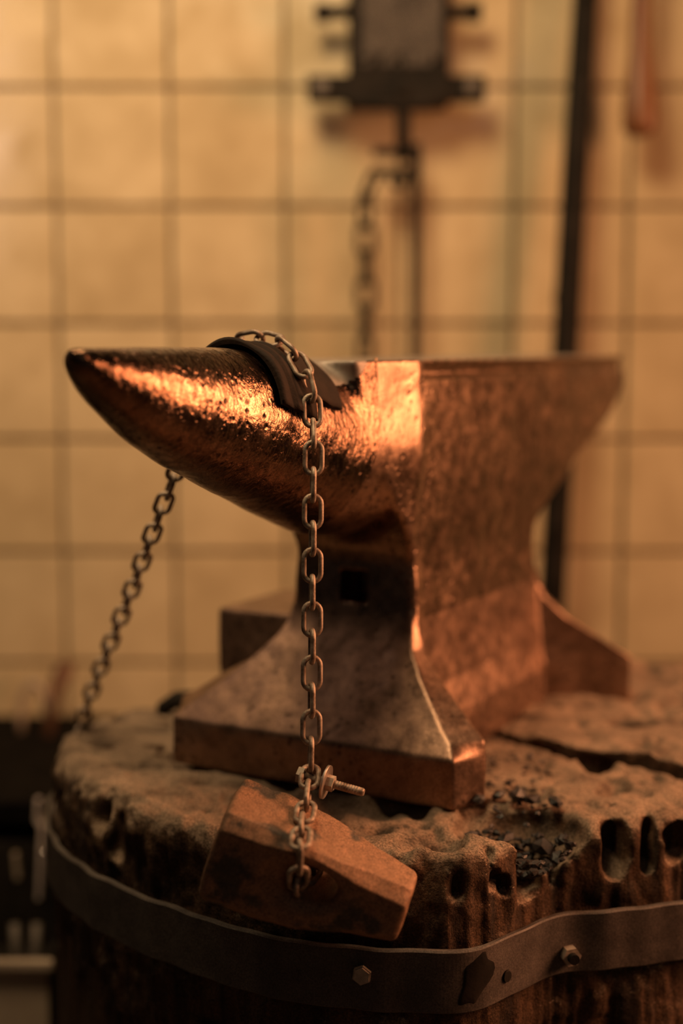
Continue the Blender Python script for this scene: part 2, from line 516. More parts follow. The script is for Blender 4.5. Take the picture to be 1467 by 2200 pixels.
dust_in = [(1132, 1768, .040, .034, .036), (1045, 1766, .024, .026, .022)]
F = np.empty((len(gx), len(gy), len(gz)), np.float32)
cutw = 0.0045 + 0.002 * vnoise(X2 * 40, Y2 * 40, X2 * 0)
for k, z in enumerate(gz):
    sd = side2 + 0.0
    tp = (z - top2)
    f = smax(sd, tp, 0.020)
    f = np.maximum(f, -np.maximum(cd - cutw, (ZT - 0.05) - z))
    F[:, :, k] = f
near = np.abs(F) < 0.03
I, J, K = np.nonzero(near)
px_, py_, pz_ = gx[I], gy[J], gz[K]
aa = np.arctan2(py_ - CY, px_ - CX); rr_ = np.hypot(px_ - CX, py_ - CY)
isside = np.clip((ZT - 0.004 - pz_) / 0.02, 0, 1)
n = fbm(px_ * 55, py_ * 55, pz_ * 45, 3) * 0.0044 + vnoise(px_ * 150, py_ * 150, pz_ * 110) * 0.0009
n += isside * vnoise(aa * 60, rr_ * 3, pz_ * 11) * 0.0020
n += isside * fbm(aa * 9, rr_ * 9, pz_ * 22, 3) * 0.0060                                    # uneven sides
chunk = fbm(px_ * 30 + 9, py_ * 30, pz_ * 18, 2)
rim = np.exp(-((pz_ - ZT + 0.012) / 0.022) ** 2)
n += rim * np.maximum(chunk - 0.10, 0) * 0.024                                           # broken rim
pit = vnoise(px_ * 95 + 3, py_ * 95, pz_ * 40)
n += (1 - isside) * np.maximum(pit - 0.55, 0) * 0.012                                    # holes in the top
v = F[I, J, K] + n


def cut_ell(v, c, r, k=0.005):
    d = np.sqrt(((px_ - c[0]) / r[0]) ** 2 + ((py_ - c[1]) / r[1]) ** 2 + ((pz_ - c[2]) / r[2]) ** 2)
    return smax(v, -(d - 1) * min(r), k)


for (ppx, ppy, rx, ry, rz) in dust_in:
    c = atz(ppx, ppy, ZT); v = cut_ell(v, (c[0], c[1], ZT + 0.002), (rx, ry, rz), 0.006)


def on_rim(px, dr=0.0):
    """point of the front outline under picture column px"""
    d = ray(px, 1850); best = None
    a = np.linspace(-math.pi, 0.2, 1500); R = outline_R(a) - 0.006 + dr
    x = CX + R * np.cos(a); y = CY + R * np.sin(a)
    i = np.argmin(np.abs(x / y - d[0] / d[1]) + (y > CY) * 9)
    return x[i], y[i]


# vertical gouges: picture column, height range, half width, depth
for (ppx, z0, z1, hw, dep) in [(1133, -.325, -.362, .0125, .013), (1062, -.330, -.347, .0045, .012), (1082, -.338, -.352, .004, .011), (1322, -.318, -.358, .009, .022),
                               (1392, -.318, -.356, .006, .018), (1450, -.325, -.352, .012, .014), (255, -.325, -.365, .006, .012), (215, -.318, -.35, .011, .012), 
                               (1190, -.335, -.36, .004, .009), (985, -.33, -.348, .005, .006)]:
    x, y = on_rim(ppx, -dep * 0.15)
    zc = (z0 + z1) / 2; hz = abs(z1 - z0) / 2
    wv = 1 + .35 * vnoise(px_ * 60 + ppx, py_ * 60, pz_ * 70)
    d = (np.sqrt(((px_ - x) / hw) ** 2 + ((py_ - y) / dep) ** 2 + ((pz_ - zc) / hz) ** 4) - wv) * min(hw, dep)
    v = smax(v, -d, 0.003)
F[I, J, K] = v
F[F > 0.05] = 0.05; F[F < -0.05] = -0.05
V, Q, N = surface_nets(F, (ox, oy, oz), h)
stump = empty('anvil_stump', (CX, CY, 0), 'massive dark wooden stump with chipped dusty top carrying the anvil', 'stump')
off = np.array([CX, CY, -EYE])
# lower trunk down to the floor
na = 240; aL = np.linspace(-math.pi, math.pi, na, endpoint=False); RL = outline_R(aL) - 0.008
rows = []
for z, g in ((-0.455, 0.0), (-0.6, 0.004), (-0.8, 0.010), (-1.0, 0.018)):
    Rz = RL + g + 0.003 * np.sin(aL * 23) * np.cos(aL * 7)
    rows.append(np.stack([CX + Rz * np.cos(aL), CY + Rz * np.sin(aL), np.full(na, z)], 1))
VL = np.concatenate(rows); QL = np.array([(r * na + i, r * na + (i + 1) % na, (r + 1) * na + (i + 1) % na, (r + 1) * na + i) for r in range(3) for i in range(na)])[:, ::-1]
b0 = len(V)
NL = np.stack([np.cos(np.tile(aL, 4)), np.sin(np.tile(aL, 4)), np.zeros(4 * na)], 1)
me = mesh_np('wood_block', np.r_[V, VL] - off, np.r_[Q, QL + b0], np.r_[N, NL])
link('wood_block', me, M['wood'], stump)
del F

# iron hoop
ZB0, ZB1 = -0.4165, -0.3755
nb = 720; ab = np.linspace(-math.pi, math.pi, nb, endpoint=False)
wob = 0.0006 * np.sin(ab * 31) + 0.0005 * np.sin(ab * 53 + 1)
Ro = outline_R(ab) + 0.0045 + wob; Ri = Ro - 0.0042
dzt = 0.0010 * np.sin(ab * 5 + 1) + 0.00025 * np.sin(ab * 37)
prof = [(Ri, ZB0), (Ro - .0008, ZB0), (Ro, ZB0 + .0008), (Ro, ZB1 - .0010), (Ro - .0010, ZB1), (Ri, ZB1)]
VB = np.concatenate([np.stack([CX + r * np.cos(ab), CY + r * np.sin(ab), z + dzt], 1) for r, z in prof])
QB = np.array([(p * nb + i, p * nb + (i + 1) % nb, ((p + 1) % 6) * nb + (i + 1) % nb, ((p + 1) % 6) * nb + i) for p in range(6) for i in range(nb)])
me = mesh_np('iron_hoop', VB - off, QB, None, False)
hoop = link('iron_hoop', me, M['band'], stump)
hoop['label'] = 'flat dark iron hoop nailed round the stump'


def hoop_frame(px, py):
    d = ray(px, py); x0 = None
    a = np.linspace(-math.pi, 0.3, 4000); R = outline_R(a) + 0.0045
    x = CX + R * np.cos(a); y = CY + R * np.sin(a)
    i = int(np.argmin(np.abs(x / y - d[0] / d[1]) + (y > CY) * 9))
    P = Vector((x[i], y[i], d[2] / d[1] * y[i]))
    T = Vector((x[i + 6] - x[i - 6], y[i + 6] - y[i - 6], 0)).normalized()
    Nn = Vector((T.y, -T.x, 0))
    return P, T, Nn


def hexpoly(r, a0=0.0): return [(r * math.cos(a0 + k * math.pi / 3), r * math.sin(a0 + k * math.pi / 3)) for k in range(6)]


P, T, Nn = hoop_frame(778, 2092)
mb = MB(); mb.prism(hexpoly(.0064, .4), P - Nn * .001, T, Vector((0, 0, 1)), Nn, .0042)
mb.prism(hexpoly(.0054, .4), P + Nn * .0032, T, Vector((0, 0, 1)), Nn, .0012)
mb.build('hex_bolt_head', M['bolt'], hoop)['label'] = 'worn hex bolt head'
P, T, Nn = hoop_frame(1221, 2049)
mb = MB(); mb.prism(hexpoly(.0066, .1), P - Nn * .001, T, Vector((0, 0, 1)), Nn, .0075)
nut = mb.build('hex_nut', M['bolt'], hoop)
mb = MB(); mb.tube([P + Nn * .004, P + Nn * .0105], .0036, 14); mb.build('threaded_stud', M['iron'], hoop)
P, T, Nn = hoop_frame(1090, 2098)
mb = MB(); mb.tube([P - Nn * .001, P + Nn * .0006], [.0042, .0036], 16); mb.build('hole_shade_disc', M['iron'], hoop)  # dark disc on the hoop, stands in for the shade inside a nail hole
mb = MB()
P, T, Nn = hoop_frame(1022, 2105); a0 = math.atan2(P.y - CY, P.x - CX); r0 = float(outline_R(a0)); vs, fs = [], []
for ring in range(1, 7):
    for k in range(26):
        a = 2 * math.pi * k / 26; q = ring / 6
        x = .0105 * q * math.cos(a) * (1 + .25 * math.sin(3 * a + 1)); z = .017 * q * math.sin(a) * (1 + .12 * math.sin(5 * a)); x += z * .3
        t = a0 + x / r0; Rr = float(outline_R(t)) + .0045 + .0006 * math.sin(t * 31) + .0005 * math.sin(t * 53 + 1) + .0006 * (1 if ring < 6 else -.5)
        vs.append((CX + Rr * math.cos(t), CY + Rr * math.sin(t), P.z + z))
for ring in range(5):
    for k in range(26): fs.append((ring * 26 + k, ring * 26 + (k + 1) % 26, (ring + 1) * 26 + (k + 1) % 26, (ring + 1) * 26 + k))
fs.append(tuple(range(26)))
mb.add(vs, fs, True); mb.build('tar_stain', M['iron'], hoop)

# =================================================================== ANVIL
AA = math.radians(60.5); EU = Vector((math.cos(AA), math.sin(AA), 0)); EV = Vector((math.sin(AA), -math.cos(AA), 0))
AC = Vector((0.0638, 1.1685, 0))


def AW(u, v, z): p = AC + EU * u + EV * v; return Vector((p.x, p.y, z))


HU = np.array([-.4345, -.4335, -.431, -.427, -.420, -.407, -.373, -.340, -.290, -.240, -.190, -.150, -.100, 0.0])
HR = np.array([.0, .0045, .0075, .0100, .0130, .0185, .0295, .0375, .0470, .0548, .0610, .0640, .0650, .065])
HT = np.array([-.0060, -.0015, -.0005, .0, .0, .0, .0005, .0005, .0, -.004, -.0095, -.0095, -.0095, -.0095])


HV = np.array([.0, .0045, .0075, .0100, .0130, .0180, .0265, .0325, .0395, .0450, .0505, .0550, .0585, .0585])    # half width


def horn_r(u): return np.interp(u, HU, HR)
def horn_top(u): return np.interp(u, HU, HT)


ZF = -0.0095
h = 0.0020
ou, ov, oz = -0.442, -0.156, -0.326
gu = ou + h * np.arange(int(0.806 / h)); gv = ov + h * np.arange(int(0.300 / h)); gz = oz + h * np.arange(int(0.334 / h))
U = gu[:, None, None].astype(np.float32); Vv = gv[None, :, None].astype(np.float32); Z = gz[None, None, :].astype(np.float32)
# horn
smu = np.linspace(-.4345, 0, 600); smr = horn_r(smu); k_ = np.hanning(25); k_ /= k_.sum()
smr2 = smr.copy(); smr2[12:-12] = np.convolve(smr, k_, 'valid'); smr2[:20] = smr[:20]
smv = np.interp(smu, HU, HV); smv2 = smv.copy(); smv2[12:-12] = np.convolve(smv, k_, 'valid'); smv2[:20] = smv[:20]
smt = horn_top(smu); smt2 = smt.copy(); smt2[12:-12] = np.convolve(smt, k_, 'valid')
ru = np.interp(gu, smu, smr2)[:, None, None].astype(np.float32); tu = np.interp(gu, smu, smt2)[:, None, None].astype(np.float32)
wu = np.maximum(np.interp(gu, smu, smv2)[:, None, None].astype(np.float32), 1e-4)
fh = (np.sqrt((Vv / wu) ** 2 + ((Z - (tu - ru)) / np.maximum(ru, 1e-4)) ** 2) - 1) * wu
fh = np.maximum(fh * 0.94, -0.4345 - U); fh = np.maximum(fh, U - (-0.112))
# body profile over height
zz = np.array([-.24, -.213, -.18, -.165, -.153, -.132, -.102, -.079, -.055, -.042, ZF])
u1 = np.array([.1304, .1304, .1268, .128, .138, .174, .228, .296, .345, .357, .358])
u0 = np.array([-.111, -.111, -.111, -.111, -.113, -.124, -.150, -.165, -.176, -.182, -.190])
hw = np.array([.050, .050, .050, .0505, .051, .053, .055, .056, .0565, .0570, .0570])
zi = np.linspace(-.24, ZF, 400)


def smooth_tab(y):
    s = np.interp(zi, zz, y); r = s.copy(); r[15:-15] = np.convolve(s, np.hanning(31) / np.hanning(31).sum(), 'valid'); return r


B1 = np.interp(gz, zi, smooth_tab(u1))[None, None, :].astype(np.float32)
B0 = np.interp(gz, zi, smooth_tab(u0))[None, None, :].astype(np.float32)
BW = np.interp(gz, zi, smooth_tab(hw))[None, None, :].astype(np.float32)
du = np.maximum(U - B1, B0 - U) * 0.75 + 0.004; dv = np.abs(Vv) - BW + 0.004 + 0.16 * np.maximum(-0.116 - U, 0)
# groove added under the face edge to give a dark strip and lit lip
dv = dv + np.where(U > -.108, .0045 * np.clip((-.0105 - Z) / .007, 0, 1) * np.clip((Z + .0245) / .004, 0, 1), 0).astype(np.float32)
# the heel draws in a little in plan
dv = dv + np.clip((U - 0.20) / 0.15, 0, 1) * 0.003
fb = np.sqrt(np.maximum(du, 0) ** 2 + np.maximum(dv, 0) ** 2) + np.minimum(np.maximum(du, dv), 0) - 0.004
fb = np.maximum(fb, -0.245 - Z)
f = smin(fb, fh, 0.010)
f = smax(f, Z - tu - .0003, 0.0022)
# base with four feet
tz = np.clip((-.196 - gz) / .087, 0, 1)
Lz = (.1095 + (.1835 - .111) * tz ** 1.15)[None, None, :].astype(np.float32)
Lr = (.1285 + (.1835 - .1285) * tz ** 1.5)[None, None, :].astype(np.float32)
g_ = (tz ** 1.65)[None, None, :].astype(np.float32)
# plan of the hollowed side walls, and over the height the two edges of the broad bevel that runs down each corner
ub = np.array([0, .095, .1083, .113, .124, .138, .148, .1546, .2]); wb = np.array([.0488, .0488, .0512, .0600, .0785, .101, .119, .131, .1315])
fu = np.linspace(0, .2, 400); fw = np.interp(fu, ub, wb); fw[5:-5] = np.convolve(fw, np.hanning(11) / np.hanning(11).sum(), 'valid')
L0 = np.where(gu < 0, .1095, .1285); au = np.abs(gu)
un = np.where(au < L0, au / L0 * .1095, .1095 + (au - L0) / (.1835 - L0) * .074)
UN = un[:, None, None].astype(np.float32)
pw_ = np.interp(un, fu, fw)[:, None, None].astype(np.float32)
mid = (1 - np.clip((un - .095) / .035, 0, 1))[:, None, None].astype(np.float32)
hwz = pw_ + mid * (.018 * tz ** 1.6)[None, None, :].astype(np.float32)
zt = [-.283, -.2735, -.2665, -.254, -.24, -.2225, -.208, -.192]
tab = lambda y: np.interp(gz, zt, y)[None, None, :].astype(np.float32)
LN = (.1095 + .074 * tz ** 1.15)[None, None, :].astype(np.float32)
vI = tab([.1185, .111, .102, .0885, .074, .0590, .0530, .0490]); uO = tab([.1546, .1546, .148, .138, .1245, .1135, .1105, .1080]); vO = tab([.131, .131, .119, .101, .079, .0610, .0545, .0512])
nu_, nv_ = vO - vI, np.maximum(LN - uO, .0005); nl_ = np.sqrt(nu_ ** 2 + nv_ ** 2) + 1e-6
gch = ((UN - LN) * nu_ + (np.abs(Vv) - vI) * nv_) / nl_ * 0.8
ds = (UN - LN) * 0.72; dw = (np.abs(Vv) - hwz) * 0.60
db = np.maximum(np.maximum(ds, dw), gch)
ft = smax(db, -.319 - Z, 0.003)
ft = np.maximum(ft, Z + .15)
f = smin(f, ft, np.interp(gz, [-.20, -.16], [.012, .0015])[None, None, :].astype(np.float32))
# upsetting block on the far side
qb = np.maximum(np.maximum(np.abs(U + .030) - .053, np.abs(Vv + .092) - .052), np.maximum(Z + .2135 + (Vv + .14) * -0.02, -.30 - Z))
f = smin(f, smax(qb, Z + .2145, .005), 0.004)
# square handling hole in the end face
hb = np.maximum(np.maximum(np.abs(Vv - .0005) - .0118, np.abs(Z + .1815) - .0118), np.maximum(U + .075, -.16 - U))
f = smax(f, -hb, 0.002)
nearm = np.abs(f) < 0.008
I, J, K = np.nonzero(nearm)
a, b, c = gu[I], gv[J], gz[K]
f[I, J, K] += (fbm(a * 38, b * 38, c * 38, 3) * 0.0009 * np.clip((ZF - .004 - c) / .01, 0.1, 1)).astype(np.float32)
V, Q, N = surface_nets(f, (ou, ov, oz), h)
del f, fb, fh, ft, db, gch, du, dv, ds, dw, pw_, hwz
# local frame of the empty: x = u, y = -v, z up from the stump
Vl = np.stack([V[:, 0], -V[:, 1], V[:, 2] + .319], 1); Nl = np.stack([N[:, 0], -N[:, 1], N[:, 2]], 1); Ql = Q[:, ::-1]
anvil = empty('anvil', (AC.x, AC.y, EYE - .319), 'big copper-brown forging anvil with pointed horn standing on the stump', 'anvil', rotz=AA)
fc = V[Q].mean(1); fn = N[Q].mean(1)
top_m = (fn[:, 2] > 0.75) & (fc[:, 2] > -.013) & (fc[:, 0] > -.205)
# grey steel plate end that laps over the root of the horn
lap = (fc[:, 0] > -.233) & (fc[:, 0] < -.176 + .9 * (fc[:, 2] + .01)) & (fc[:, 2] > -.026) & (fc[:, 1] > .0)
face_m = top_m | lap
blk_m = (fc[:, 1] < -.051 - .075 * np.clip((-.203 - fc[:, 2]) / .080, 0, 1)) & (np.abs(fc[:, 0] + .030) < .056) & (fc[:, 2] < -.205) & ~face_m
base_m = (fc[:, 2] < -.203) & ~blk_m & ~face_m
horn_m = (fc[:, 0] < -.165 - 0.5 * np.clip(-.06 - fc[:, 2], 0, .06)) & (fc[:, 2] > -.150) & ~face_m & ~base_m & ~blk_m
heel_m = (fc[:, 0] > .15) & (fc[:, 2] > -.15) & ~face_m
rest = ~(face_m | blk_m | base_m | horn_m | heel_m)
for nm, mk, mt in (('face', face_m, M['face']), ('upsetting_block', blk_m, M['base']), ('base', base_m, M['base']), ('horn', horn_m, M['horn']), ('heel', heel_m, M['anvil']), ('body', rest, M['anvil'])):
    vv, qq, nn = subset(Vl, Ql, Nl, mk)
    link(nm, mesh_np(nm, vv, qq, nn), mt, anvil)

# =================================================================== LEATHER
def horn_point(u, phi, lift=0.0):
    """phi: angle from the top towards the near side; v, z"""
    r = float(np.interp(u, smu, smr2)); rv = float(np.interp(u, smu, smv2)); zt = float(np.interp(u, smu, smt2))
    return AW(u, (rv + lift) * math.sin(phi), zt - r + (r + lift) * math.cos(phi))


def leather(name, uL, uR, ph0, ph1, lift, thick, groove=0, skew=0.0, nphi=40, nu=26, ragged=0.0, parent=None):
    top, bot = [], []
    for i in range(nphi + 1):
        s = i / nphi
        for j in range(nu + 1):
            t = j / nu
            p1 = ph1 + ragged * (math.sin(t * 9 + 1) * .5 + math.sin(t * 21) * .25) + skew * t
            phi = ph0 + (p1 - ph0) * s
            u = uL(s) + (uR(s) - uL(s)) * t
            g = 0.0
            if groove:
                g = -0.0014 * (abs(math.sin(math.pi * groove * t)) < 0.25) + 0.0006 * math.sin(2 * math.pi * groove * t)
            g += 0.0008 * math.sin(s * 17 + t * 5)
            top.append(horn_point(u, phi, lift + thick + g)); bot.append(horn_point(u, phi, lift - .0005))
    W1 = nu + 1; nn = len(top); fs = []
    for i in range(nphi):
        for j in range(nu):
            a = i * W1 + j; fs.append((a, a + 1, a + W1 + 1, a + W1)); fs.append((nn + a, nn + a + W1, nn + a + W1 + 1, nn + a + 1))
    ring = [j for j in range(W1)] + [i * W1 + nu for i in range(1, nphi + 1)] + [nphi * W1 + j for j in range(nu - 1, -1, -1)] + [i * W1 for i in range(nphi - 1, 0, -1)]
    mb = MB(); mb.add(top + bot, fs, True)
    for k in range(len(ring)):
        a, b = ring[k], ring[(k + 1) % len(ring)]
        mb.f.append((a, b, nn + b, nn + a)); mb.sm.append(False)
    return mb.build(name, M['leather'], parent)


hp = horn_point(-.26, 0)
pad = empty('leather_pad', (hp.x, hp.y, hp.z + EYE), 'dark leather pad folded over the horn beneath the chain', 'leather')
leather('flap', lambda s: -.262 + .006 * s, lambda s: -.190 - .022 * s, -1.25, 1.12, .0008, .0026, 0, 0.06, ragged=.03, parent=pad)
leather('strap', lambda s: -.276 + .012 * s * (1 - s) - .006 * s, lambda s: -.243 - .004 * s, -1.30, 1.32, .0036, .0030, 3, 0.10, parent=pad)

# =================================================================== CHAINS
LR = 0.00172; LHW = 0.00535; LST = 0.00495; PITCH = 0.0171


def link_mesh(name, sc, mat):
    pts = []
    for k in range(10):
        a = -math.pi / 2 + math.pi * k / 9
        pts.append((LHW * math.sin(a) * sc, 0, (LST + LHW * math.cos(a)) * sc))
    for k in range(10):
        a = math.pi / 2 + math.pi * k / 9
        pts.append((LHW * math.sin(a) * sc, 0, (-LST + LHW * math.cos(a)) * sc))
    mb = MB(); mb.tube(pts, LR * sc, 10, closed=True)
    me = bpy.data.meshes.new(name); me.from_pydata(mb.v, [], mb.f)
    bm = bmesh.new(); bm.from_mesh(me); bmesh.ops.recalc_face_normals(bm, faces=bm.faces); bm.to_mesh(me); bm.free()
    me.polygons.foreach_set('use_smooth', [True] * len(me.polygons)); me.materials.append(mat); return me


LM = link_mesh('link', 1.0, M['link'])


def resample(pts, step):
    P = [Vector(p) for p in pts]; out = []; acc = [0.0]
    for a, b in zip(P, P[1:]): acc.append(acc[-1] + (b - a).length)
    n = int(acc[-1] / step)
    xs = np.array(acc)
    for k in range(n + 1):
        d = k * step; i = min(int(np.searchsorted(xs, d, 'right')) - 1, len(P) - 2)
        t = (d - acc[i]) / max(acc[i + 1] - acc[i], 1e-9); out.append(P[i].lerp(P[i + 1], t))
    return out


def lay_chain(parent, nodes, me, ref, phase=0, jitter=0.05):
    """nodes: link joints; a link between each two, alternately flat and on edge"""
    pw = Vector(parent_world(parent)); X = None
    for i in range(len(nodes) - 1):
        a, b = nodes[i], nodes[i + 1]; T = (b - a).normalized(); c = (a + b) / 2
        R = ref(c) if callable(ref) else Vector(ref)
        X = (R - T * R.dot(T)).normalized(); Y = T.cross(X)
        roll = ((i + phase) % 2) * math.pi / 2 + random.uniform(-jitter, jitter)
        x = X * math.cos(roll) + Y * math.sin(roll); y = T.cross(x)
        o = link('link', me, None, parent)
        m = Matrix((x, y, T)).transposed().to_4x4()
        o.matrix_local = Matrix.Translation(c + Vector((0, 0, EYE)) - pw) @ m


hz = .0105
over = []
for k in range(0, 25):
    s = k / 24; ph = -1.75 + (1.50 + 1.75) * s
    u = np.interp(ph, [-1.75, -1.0, -.2, .5, 1.5], [-.252, -.248, -.241, -.247, -.261])
    over.append(horn_point(u, ph, hz))
hang = [over[-1]]
for px, py, y in [(674, 960, .903), (672, 1080, .899), (671, 1240, .893), (670, 1400, .887), (669, 1560, .880), (667, 1650, .876)]:
    hang.append(Vector(aty(px, py, y)))
back = [over[0]]
for px, py, y in [(352, 1080, 1.005), (318, 1170, 1.035), (284, 1265, 1.07), (250, 1350, 1.10), (218, 1430, 1.13), (190, 1505, 1.16), (172, 1560, 1.175), (152, 1600, 1.165), (138, 1660, 1.13), (132, 1730, 1.11), (130, 1800, 1.10)]:
    back.append(Vector(aty(px, py, y)))
path = back[::-1] + over[1:] + hang[1:]
# run the joints from the hammer end so that the hanging links face the camera as in the picture
nodes = resample(path[::-1], PITCH)
c0 = over[12]
chain = empty('steel_chain', (c0.x, c0.y, c0.z + EYE), 'long rusty steel link chain slung over the anvil horn', 'chain')


def chain_ref(c):
    if c.z > -.04: return (EU + EV * 0.0 + Vector((0, 0, 1)) * 0.9).normalized()
    return Vector((1, 0.12, 0))


lay_chain(chain, nodes, LM, chain_ref, 1, .06)

# =================================================================== HAMMER HEAD
HC = Vector(aty(671, 1872, .838))
axl = Vector((0.9392, -0.1278, -0.3186)).normalized()                # long axis
nf = Vector((-0.1786, -0.9746, -0.1354)); nf = (nf - axl * nf.dot(axl)).normalized()         # front face
upv = axl.cross(nf); upv = upv if upv.z > 0 else -upv
h = 0.0011
gl = -0.082 + h * np.arange(int(.164 / h)); gf = -.042 + h * np.arange(int(.084 / h)); gg = -.042 + h * np.arange(int(.084 / h))
L, Fr, G = gl[:, None, None], gf[None, :, None], gg[None, None, :]
la = np.abs(gl)
half = np.interp(gl, [-.062, -.03, 0, .03, .062], [.0312, .0308, .0272, .0228, .0186])[:, None, None]
cham = np.interp(la, [0, .016, .03, .062], [.004, .005, .0075, .0085])[:, None, None]
body = np.maximum(np.abs(Fr), np.abs(G)) - half
body = np.maximum(body, (np.abs(Fr) + np.abs(G) - (2 * half - cham)) * .7071)
crown = np.sqrt(L ** 2 * 1 + 0 * Fr + (Fr ** 2 + G ** 2) * .22) - .0620
body = smax(body, crown, .004)
flare = .0112 + .010 * np.clip((np.abs(Fr) - .019) / .010, 0, 1) ** 2
eye = np.sqrt(((L - .003) / 1.45) ** 2 + (G - .004) ** 2) - flare
body = smax(body, -eye, .003)
mI = np.abs(body) < .006; I, J, K = np.nonzero(mI)
body[I, J, K] += fbm(gl[I] * 70, gf[J] * 70, gg[K] * 70, 3) * .0009 + np.maximum(vnoise(gl[I] * 120, gf[J] * 120, gg[K] * 120) - .6, 0) * .002
V, Q, N = surface_nets(body.astype(np.float32), (gl[0], gf[0], gg[0]), h)
Rm = np.array([list(axl), list(nf), list(upv)])
V = V @ Rm; N = N @ Rm
if np.linalg.det(Rm) < 0: Q = Q[:, ::-1]


def make_hammer_mat():
    m, t, b = nt('rusty_hammer_steel')
    tc = t.nodes.new('ShaderNodeTexCoord'); vec = tc.outputs['Object']
    n1 = noise_node(t, 26, 5, 0.55, vec); n2 = noise_node(t, 160, 6, 0.7, vec)
    c = ramp(t, n1.outputs['Fac'], [(0.40, (0.085, 0.070, 0.056)), (0.46, (0.30, 0.165, 0.098))])
    f_ = ramp(t, n2.outputs['Fac'], [(0.3, 0.65), (0.7, 1.15)])
    mm = t.nodes.new('ShaderNodeMix'); mm.data_type = 'RGBA'; mm.blend_type = 'MULTIPLY'; mm.inputs[0].default_value = 1
    t.links.new(c.outputs[0], mm.inputs[6]); t.links.new(f_.outputs[0], mm.inputs[7]); t.links.new(mm.outputs[2], b.inputs['Base Color'])
    speckle(t, b, vec, 1000, 0.5, 1.45)
    b.inputs['Metallic'].default_value = 0.25; b.inputs['Roughness'].default_value = 0.62
    bump(t, b, n2.outputs['Fac'], 0.4, 0.001)
    return m


M['hammer'] = make_hammer_mat()
hm = link('hammer_head', mesh_np('hammer_head', V, Q, N), M['hammer'])
hm.location = (HC.x, HC.y, HC.z + EYE)
tag(hm, 'loose rusty sledge hammer head hanging tilted from the chain in front of the stump', 'hammer')

# loop of the chain through the eye of the hammer head, closed with a bolt
def HP(l, f, g): return HC + axl * l + nf * f + upv * g


def ray_plane(px, py, n, d):
    r_ = Vector(ray(px, py)); return r_ * ((HC.dot(n) + d) / r_.dot(n))


j0 = nodes[0]
loop = [j0, ray_plane(660, 1722, upv, .0355), ray_plane(652, 1762, upv, .0330), ray_plane(645, 1806, nf, .0350), ray_plane(642, 1868, nf, .0330), HP(-.004, .024, -.002), HP(-.002, .010, -.001), HP(0, -.004, 0), HP(0, -.022, .000),
        HP(.000, -.036, .004), HP(.000, -.038, .020)]
lay_chain(chain, resample(loop, PITCH * .985), LM, Vector((1, 0.1, 0)), 0, .12)

bp = Vector(aty(672, 1672, .872)); bq = Vector(aty(782, 1703, .862)); bd = (bq - bp).normalized()
bolt = empty('closing_bolt', (bp.x, bp.y, bp.z + EYE), 'short steel bolt with nut and washer closing the chain above the hammer', 'bolt')
mb = MB(); mb.tube([bp - bd * .006, bq - bd * .001, bq], [.0026, .0026, .0020], 16)
for k in range(9):
    c = bq - bd * (.004 + k * .0018); mb.tube([c - bd * .0005, c + bd * .0005], .00275, 14)
mb.build('shank', M['link'], bolt)
ax_ = bd.cross(Vector((0, 0, 1))).normalized(); ay_ = ax_.cross(bd)
wc = Vector(aty(700, 1680, .869))
mb = MB(); mb.tube([wc - bd * .0008, wc + bd * .0008], .0108, 28); mb.build('washer', M['steel'], bolt)
mb = MB(); mb.prism(hexpoly(.0052), wc + bd * .0008, ax_, ay_, bd, .0046); mb.build('nut', M['bolt'], bolt)
mb = MB(); mb.prism(hexpoly(.0055, .3), bp - bd * .010, ax_, ay_, bd, .0042); mb.build('bolt_head', M['bolt'], bolt)

# =================================================================== CHARCOAL
def lump(name, c, s, seed, mat, ang=0.7):
    r = np.random.default_rng(seed); bm = bmesh.new()
    bmesh.ops.create_icosphere(bm, subdivisions=1, radius=1)
    for v_ in bm.verts:
        v_.co *= r.uniform(.65, 1.15); v_.co.x *= s[0]; v_.co.y *= s[1]; v_.co.z *= s[2]
    bmesh.ops.rotate(bm, cent=(0, 0, 0), matrix=Matrix.Rotation(r.uniform(0, 6.28), 3, 'Z') @ Matrix.Rotation(r.uniform(-ang, ang), 3, 'X'), verts=bm.verts)
    bm.verts.index_update()
    mb = MB(); mb.add([v_.co + Vector(c) for v_ in bm.verts], [[v_.index for v_ in f_.verts] for f_ in bm.faces]); bm.free()
    return mb


hc_ = atz(1130, 1775, ZT)
cl = [(1165, 1775, .010, 'large grey-blue charcoal lump lying in the burnt hollow of the stump'), (1110, 1740, .008, None), (1085, 1765, .007, None), (1140, 1745, .007, None), (1190, 1750, .006, None),
      (1125, 1790, .006, None), (1070, 1735, .006, None), (1195, 1795, .006, None), (1150, 1815, .005, None), (1030, 1745, .006, None), (1050, 1775, .005, None), (1100, 1805, .005, None), (1210, 1775, .005, None)]
for i, (ppx, ppy, s, lab) in enumerate(cl):
    p = atz(ppx, ppy, ZT - .004)
    dx = np.hypot(p[0] - hc_[0], p[1] - hc_[1]); z = ZT + .002 - .030 * math.sqrt(max(0, 1 - min(1, (dx / .036) ** 2))) + s * .55
    o = lump('charcoal_lump', (p[0], p[1], z), (s * 1.2, s, s * .7), 30 + i, M['char']).build('charcoal_lump', M['char'])
    tag(o, lab or 'small black charcoal lump among the crumbs in the burnt stump hollow', 'charcoal', 'charcoal in the stump hollow')
mb = MB()
r = np.random.default_rng(5)
for i in range(170):
    a = r.uniform(0, 6.28); q = math.sqrt(r.uniform(0, 1)) * .035; s = r.uniform(.0015, .0042)
    x, y = hc_[0] + q * math.cos(a) - .004, hc_[1] + q * math.sin(a) * .85
    z = ZT + .002 - .031 * math.sqrt(max(0, 1 - min(1, (q / .036) ** 2))) - .003
    L_ = lump('c', (x, y, z), (s * 1.5, s, s * .6), 500 + i, None, 1.2); mb.add(L_.v, L_.f)
